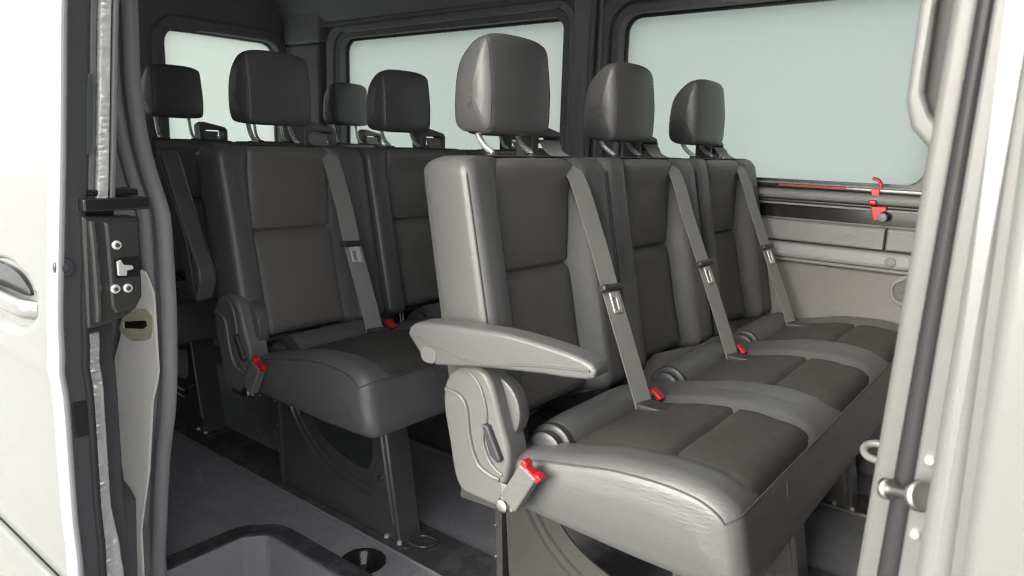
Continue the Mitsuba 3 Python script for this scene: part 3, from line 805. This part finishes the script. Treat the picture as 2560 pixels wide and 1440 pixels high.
def bench(name, label, centres, off, dy, y_near, y_far, arm, w=W, leg_ys=(1.06,), s=1.0, dz=0.0, belts=True, group=None):
    B = thing(name, label, 'bench seat', group)
    ck = add('cushion', cushion_mesh(y_near, y_far, centres, off), 'vinyl', B)
    # stitched seam along the near side and the front edge
    add('piping', [tube(cushion_seam(y_near, y_far, off), 0.0016, 8)], 'seam_thread', ck)
    add('seam', [tube([(-0.2925 + off, y_near + 0.205, 0.445), (-0.285 + off, y_near + 0.205, 0.40), (-0.2775 + off, y_near + 0.205, 0.36)], 0.0012, 6)], 'seam_thread', ck)
    for i, c in enumerate(centres):
        add('seat_panel', seat_panel(c, off, -0.302, -0.437, 0.146 * w / W), 'seat_cloth', B)
        add('seat_panel', seat_panel(c, off, -0.4374, -0.655, 0.146 * w / W), 'seat_cloth', B)
        # padded roll at the rear of the cushion, with plastic end rings
        hw = 0.135 * w / W
        uu = np.linspace(-hw, hw, 15)
        add('roll', [tube(np.stack([np.full(15, -0.655 + off), c + uu, np.full(15, 0.434)], 1), 0.047 - 0.004 * (np.abs(uu) / hw) ** 8, 28)], 'vinyl', B)
        for sgn in (-1, 1):
            add('roll_ring', [tube([(-0.655 + off, c + sgn * (hw + d0), 0.434) for d0 in (0.0, 0.004, 0.016, 0.020)], [0.036, 0.043, 0.043, 0.037], 28),
                              tube([(-0.655 + off, c + sgn * (hw + d0), 0.434) for d0 in (0.020, 0.024, 0.036, 0.040)], [0.028, 0.034, 0.034, 0.026], 24)], 'black_plastic', B)
        bk = add('backrest', backrest_mesh(c, off, w), 'vinyl', B)
        add('back_panel', back_panel(c, off, 0.7148, 0.9255, hw=0.128 * w / W), 'panel_cloth', bk)
        add('back_panel', back_panel(c, off, 0.462, 0.7142, hw=0.128 * w / W), 'panel_cloth', bk)
        # piping round the front edge of the backrest
        pz = np.linspace(0.48, 0.895, 24)
        e = w - 0.0035
        left = [(xf(z) + off - 0.0075, c - e - 0.0005, z) for z in pz]
        rt = [(xf(z) + off - 0.0075, c + e + 0.0005, z) for z in pz[::-1]]
        topl = [(xf(0.915) + off - 0.0135, c - e + 0.012, 0.9205), (xf(0.93) + off - 0.018, c - e + 0.045, 0.9285)]
        topm = [(xf(0.93) + off - 0.018, c + q, 0.929) for q in np.linspace(-0.12, 0.12, 9)]
        topr = [(xf(0.93) + off - 0.018, c + e - 0.045, 0.9285), (xf(0.915) + off - 0.0135, c + e - 0.012, 0.9205)]
        add('piping', [tube(np.array(left + topl + topm + topr + rt), 0.0016, 8)], 'seam_thread', bk)
        dzi = dz + float(rng.uniform(-0.003, 0.003))
        hm, seam = headrest_mesh(c, off, s, dzi)
        hk = add('headrest', hm, 'vinyl', B)
        for q in seam:
            add('seam', [tube(q, 0.0010, 6)], 'seam_thread', hk)
        for u in (-0.062, 0.062):
            q = smooth_path([(-0.922 + off, c + u, 0.990 + dzi), (-0.918 + off, c + u, 0.966 + dzi), (-0.900 + off, c + u, 0.945), (-0.882 + off, c + u, 0.932), (-0.880 + off, c + u, 0.915)], 16)
            add('post', [tube(q, 0.0058, 12)], 'chrome', hk)
            add('post_socket', [plate(Point(-0.880 + off, c + u).buffer(0.014, quad_segs=5), 0.920, 0.934, 'z', 0, 0.003, seg=9)], 'black_plastic', hk)
        if not belts:
            continue
        # belt guide on the shoulder behind, the belt with stop and tongue
        gx, gy = -0.925 + off, c + 0.150
        gd = rounded([(-0.050, 0.905), (-0.054, 0.982), (-0.036, 0.996), (0.052, 0.978), (0.060, 0.966), (0.060, 0.900)], 0.008)
        gh = rrect(-0.030, 0.938, 0.046, 0.966, 0.006)
        gm = plate(gd.difference(gh), -0.028, 0.020, 'x', 0.006, 0.006, seg=0.02)
        gm.apply_translation([gx, gy, 0])
        gk2 = add('belt_guide', gm, 'plastic', B)
        add('guide_pin', [disc((gx, gy + 0.020, 0.938), 'x', 0.006, 0.05)], 'chrome', gk2)
        by = c + 0.150
        wb = rng.uniform(-0.006, 0.006, 2)
        bp = smooth_path([(gx - 0.01, c + 0.142, 0.955), (gx + 0.030, c + 0.135, 0.960), (-0.862 + off, c + 0.112, 0.9385), (-0.826 + off, c + 0.107, 0.922), (-0.800 + off, c + 0.106, 0.890),
                          (-0.749 + off, c + 0.103 + wb[0], 0.78), (-0.701 + off, c + 0.098 + wb[1], 0.675), (-0.650 + off, c + 0.091, 0.565), (-0.602 + off, c + 0.085, 0.460)], 60)
        tk = add('seat_belt', [ribbon(bp, (0.22, 1, 0.0), 0.049, 0.0022)], 'webbing', B, 'grey woven seat belt')
        i0 = int(np.argmin(np.abs(bp[:, 2] - 0.675)))
        c0 = bp[i0]
        sd = bp[i0 + 1] - bp[i0 - 1]
        sd /= np.linalg.norm(sd)
        fwd = np.array([1, 0, 0]) - sd * sd[0]
        fwd /= np.linalg.norm(fwd)
        acr = np.cross(sd, fwd)
        def local(m):
            M = np.eye(4)
            M[:3, 0], M[:3, 1], M[:3, 2], M[:3, 3] = fwd, acr, -sd, c0
            m.apply_transform(M)
            return tm(m.vertices, m.faces)
        add('belt_stop', [local(plate(rrect(-0.036, -0.007, 0.036, 0.007, 0.005), -0.006, 0.012, 'x', 0.003, 0.005, seg=0.03))], 'black_plastic', tk)
        tng = rrect(-0.016, -0.052, 0.016, -0.009, 0.004).difference(rrect(-0.004, -0.047, 0.010, -0.020, 0.003))
        add('belt_tongue', [local(plate(tng, 0.0025, 0.006, 'x', 0.001, 0.001, seg=0.03))], 'chrome', tk)
        # slot that swallows the belt, and the buckle standing beside it
        add('belt_slot', [plate(rrect(-0.620 + off, c + 0.062, -0.545 + off, c + 0.108, 0.018), 0.445, 0.4690, 'z', 0, 0.004, seg=0.02)], 'black_plastic', B)
        if i < len(centres) - 1:
            byk = c + 0.142
            kk = add('buckle', [plate(rrect(-0.640 + off, 0.430, -0.600 + off, 0.474, 0.006), byk - 0.011, byk + 0.011, 'y', 0.005, 0.005, seg=0.03)], 'black_plastic', B)
            add('red_button', [plate(rounded([(-0.622 + off, 0.476), (-0.611 + off, 0.481), (-0.588 + off, 0.463), (-0.598 + off, 0.456)], 0.002), byk - 0.0105, byk + 0.0105, 'y', 0.003, 0.003, seg=0.02)], 'red_plastic', kk, 'red release button')
    # legs
    for ly in leg_ys:
        P = leg_parts(ly, off)
        lk = add('leg', P['web'], 'frame_paint', B, smooth=30)
        for r in P['ribs']:
            add('rib', r, 'frame_paint', lk)
        for nm in ('front_flange', 'front_rib', 'rear_post', 'foot'):
            add(nm.split('_')[-1], P[nm], 'frame_paint', lk)
        for zz in (0.10, 0.17, 0.24, 0.31):
            add('hinge_bolt', [disc((-0.842 - 0.06 * zz + off, ly - 0.003, zz), 'y', 0.0035, 0.005, 12)], 'steel', lk)
        add('bolt', [disc((-0.425 + off, ly - 0.004, 0.155), 'y', 0.007, 0.007, 12)], 'steel', lk)
        for xx in (-0.40, -0.355):
            add('foot_bolt', [disc((xx + off, ly - 0.006, 0.014), 'z', 0.006, 0.008, 12)], 'chrome', lk)
    # frame tubes under the cushion
    add('under_frame', [tube([(-0.40 + off, y_near + 0.10, 0.330), (-0.40 + off, (y_near + y_far) / 2, 0.330), (-0.40 + off, y_far - 0.05, 0.330)], 0.016, 12),
                        tube([(-0.76 + off, y_near + 0.10, 0.340), (-0.76 + off, (y_near + y_far) / 2, 0.340), (-0.76 + off, y_far - 0.05, 0.340)], 0.018, 12),
                        bx(-0.70 + off, -0.42 + off, y_near + 0.14, y_far - 0.06, 0.318, 0.332)], 'frame_paint', B)
    if arm is None:
        return B
    # recliner cover on the near side
    yn = y_near
    co = curvy([(-0.823, 0.53), (-0.800, 0.567), (-0.765, 0.582), (-0.732, 0.578), (-0.708, 0.545), (-0.690, 0.495), (-0.672, 0.440), (-0.680, 0.385), (-0.690, 0.350), (-0.735, 0.345), (-0.782, 0.352), (-0.808, 0.425), (-0.822, 0.48)], 90)
    cv = plate(co, yn - 0.020, yn + 0.030, 'y', 0.010, 0.002, seg=0.01)
    cv.apply_translation([off, 0, 0])
    rk = add('recliner_cover', cv, 'plastic', B, 'moulded plastic recliner cover')
    ridge = smooth_path([(-0.817 + off, yn - 0.0185, 0.527), (-0.785 + off, yn - 0.021, 0.524), (-0.770 + off, yn - 0.021, 0.512), (-0.757 + off, yn - 0.021, 0.450), (-0.733 + off, yn - 0.021, 0.408), (-0.690 + off, yn - 0.0195, 0.398)], 40)
    add('raised_edge', [tube(ridge, 0.0045, 10)], 'plastic', rk)
    arcp = smooth_path([(-0.765 + off, yn - 0.018, 0.570), (-0.735 + off, yn - 0.020, 0.545), (-0.722 + off, yn - 0.021, 0.500), (-0.728 + off, yn - 0.021, 0.460), (-0.712 + off, yn - 0.021, 0.425), (-0.685 + off, yn - 0.0195, 0.408)], 40)
    add('raised_edge', [tube(arcp, 0.0035, 10)], 'plastic', rk)
    lv = plate(rounded([(-0.727, 0.492), (-0.712, 0.490), (-0.682, 0.438), (-0.690, 0.430), (-0.707, 0.440)], 0.004), yn - 0.030, yn - 0.016, 'y', 0.004, 0, seg=0.01)
    lv.apply_translation([off, 0, 0])
    add('recliner_lever', lv, 'black_plastic', B)
    # inner disc between backrest and cover
    add('pivot_disc', [disc((-0.735 + off, yn + 0.022, 0.505), 'y', 0.062, 0.03, 40, 0.006)], 'vinyl', B)
    # buckle on the near side
    bo = np.array([off, 0, 0])
    bu = plate(rounded([(-0.672, 0.384), (-0.634, 0.452), (-0.600, 0.436), (-0.640, 0.364)], 0.003), yn - 0.042, yn - 0.020, 'y', 0.004, 0.004, seg=0.02)
    bu.apply_translation(bo)
    bk = add('buckle', bu, 'plastic', B, 'belt buckle on the near side of the cushion')
    rd = plate(rounded([(-0.6385, 0.446), (-0.630, 0.4590), (-0.6215, 0.4560), (-0.6205, 0.4475), (-0.6085, 0.4415), (-0.600, 0.4430), (-0.592, 0.4380), (-0.601, 0.427)], 0.0012), yn - 0.040, yn - 0.022, 'y', 0.003, 0.003, seg=0.02)
    rd.apply_translation(bo)
    add('red_button', rd, 'red_plastic', bk, 'red release button')
    add('buckle_stem', [bx(-0.680 + off, -0.652 + off, yn - 0.030, yn - 0.024, 0.355, 0.40, 0.002)], 'steel', bk)
    add('pivot_bolt', [disc((-0.672 + off, yn - 0.031, 0.362), 'y', 0.0125, 0.014, 24, 0.004)], 'steel', B)
    add('side_bracket', [plate(rounded([(-0.80, 0.345), (-0.67, 0.345), (-0.70, 0.325), (-0.80, 0.318)], 0.003), yn + 0.005, yn + 0.012, 'y', 0.001, 0.001, seg=1).apply_translation([off, 0, 0])], 'frame_paint', B)
    # armrest, down or folded up along the backrest
    ao = armrest_outline()
    am = plate(ao, yn - 0.060, yn - 0.012, 'y', 0.006, 0.014, seg=0.012)
    v = am.vertices.copy()
    # crowned top: falls a little to both sides
    hi = np.clip((v[:, 2] - 0.60) / 0.05, 0, 1)
    v[:, 2] -= hi * 0.35 * np.maximum(0, np.abs(v[:, 1] - (yn - 0.036)) - 0.014)
    am.vertices = v
    line = smooth_path([(-0.862, yn - 0.0560, 0.622), (-0.845, yn - 0.0600, 0.622), (-0.805, yn - 0.0608, 0.613), (-0.785, yn - 0.0608, 0.612), (-0.745, yn - 0.0608, 0.598 + 0.008), (-0.700, yn - 0.0608, 0.608), (-0.60, yn - 0.0608, 0.627), (-0.502, yn - 0.0605, 0.6405)], 50)
    lm = tube(line, 0.0018, 8)
    cap = plate(rrect(-0.838, 0.583, -0.802, 0.611, 0.013), yn - 0.0620, yn - 0.058, 'y', 0.0015, 0, seg=0.01)
    piv = disc((-0.790, yn - 0.006, 0.600), 'y', 0.022, 0.02, 24, 0.002)
    ms = [am, lm, cap, piv]
    for m in ms:
        if arm == 'up':
            m.apply_transform(trimesh.transformations.rotation_matrix(math.radians(-110), [0, 1, 0], [-0.83, yn, 0.612]))
            m.apply_translation([0.0, 0.0, -0.01])
        m.apply_translation([off, 0, 0])
    ak = add('armrest', am, 'vinyl', B, 'armrest folded ' + ('up along the backrest' if arm == 'up' else 'down'))
    add('armrest_seam', lm, 'vinyl', ak)
    add('armrest_cap', cap, 'plastic', ak)
    add('armrest_pivot', piv, 'black_plastic', ak)
    return B


rng = np.random.default_rng(5)
c1 = [1.112, 1.562, 2.012]
bench('bench_seat', 'front three-seat black vinyl bench nearest the open door with its armrest down', c1, 0.0, 0.0, 0.884, 2.242, 'down', leg_ys=(1.06, 1.515, 1.98))
c2 = [1.110, 1.560, 2.010]
bench('bench_seat', 'middle black vinyl bench behind the front one with its armrest folded up', c2, -0.785, 0.025, 0.897, 2.240, 'up', leg_ys=(1.06, 1.515, 1.98), dz=0.010)
c3 = [0.925, 1.318, 1.711, 2.104]
bench('bench_seat', 'rearmost dark bench of narrower seats against the rear doors', c3, -1.72, 0.0, 0.735, 2.262, None, w=0.194, leg_ys=(1.09, 1.515, 1.98), s=0.98, dz=0.040)

# ------------------------------------------------------------------ red pull strap and strip on the far window sill
SK = thing('release_strap', 'red plastic release strap with curled tip on the far window sill', 'strap')
tip = smooth_path([(-0.470, YW - 0.012, 0.888), (-0.458, YW - 0.012, 0.886), (-0.449, YW - 0.013, 0.878), (-0.445, YW - 0.014, 0.866), (-0.449, YW - 0.014, 0.858)], 20)
add('curled_tip', [ribbon(tip, (0, 1, 0), 0.012, 0.009)], 'red_plastic', SK)
add('clip', [plate(rrect(-0.467, 0.838, -0.443, 0.861, 0.003), YW - 0.030, YW - 0.010, 'y', 0.004, 0, seg=0.02), plate(rrect(-0.468, 0.815, -0.446, 0.829, 0.006), YW - 0.047, YW - 0.036, 'y', 0.004, 0, seg=0.02)], 'red_plastic', SK)
add('tag', [plate(rounded([(-0.463, 0.810), (-0.420, 0.812), (-0.420, 0.800), (-0.432, 0.792), (-0.438, 0.780), (-0.432, 0.770), (-0.450, 0.770), (-0.456, 0.785)], 0.003), YW - 0.036, YW - 0.026, 'y', 0.003, 0, seg=0.01)], 'red_plastic', SK)
add('knob', [disc((-0.4265, YW - 0.036, 0.781), 'y', 0.0135, 0.020, 24, 0.004)], 'plastic', SK)
RS = add('warning_strip', [bx(-0.728, -0.535, YW - 0.0300, YW - 0.0282, 0.8525, 0.8585, 0.0003)], 'red_paper', VAN, 'thin red sticker strip along the window sill')
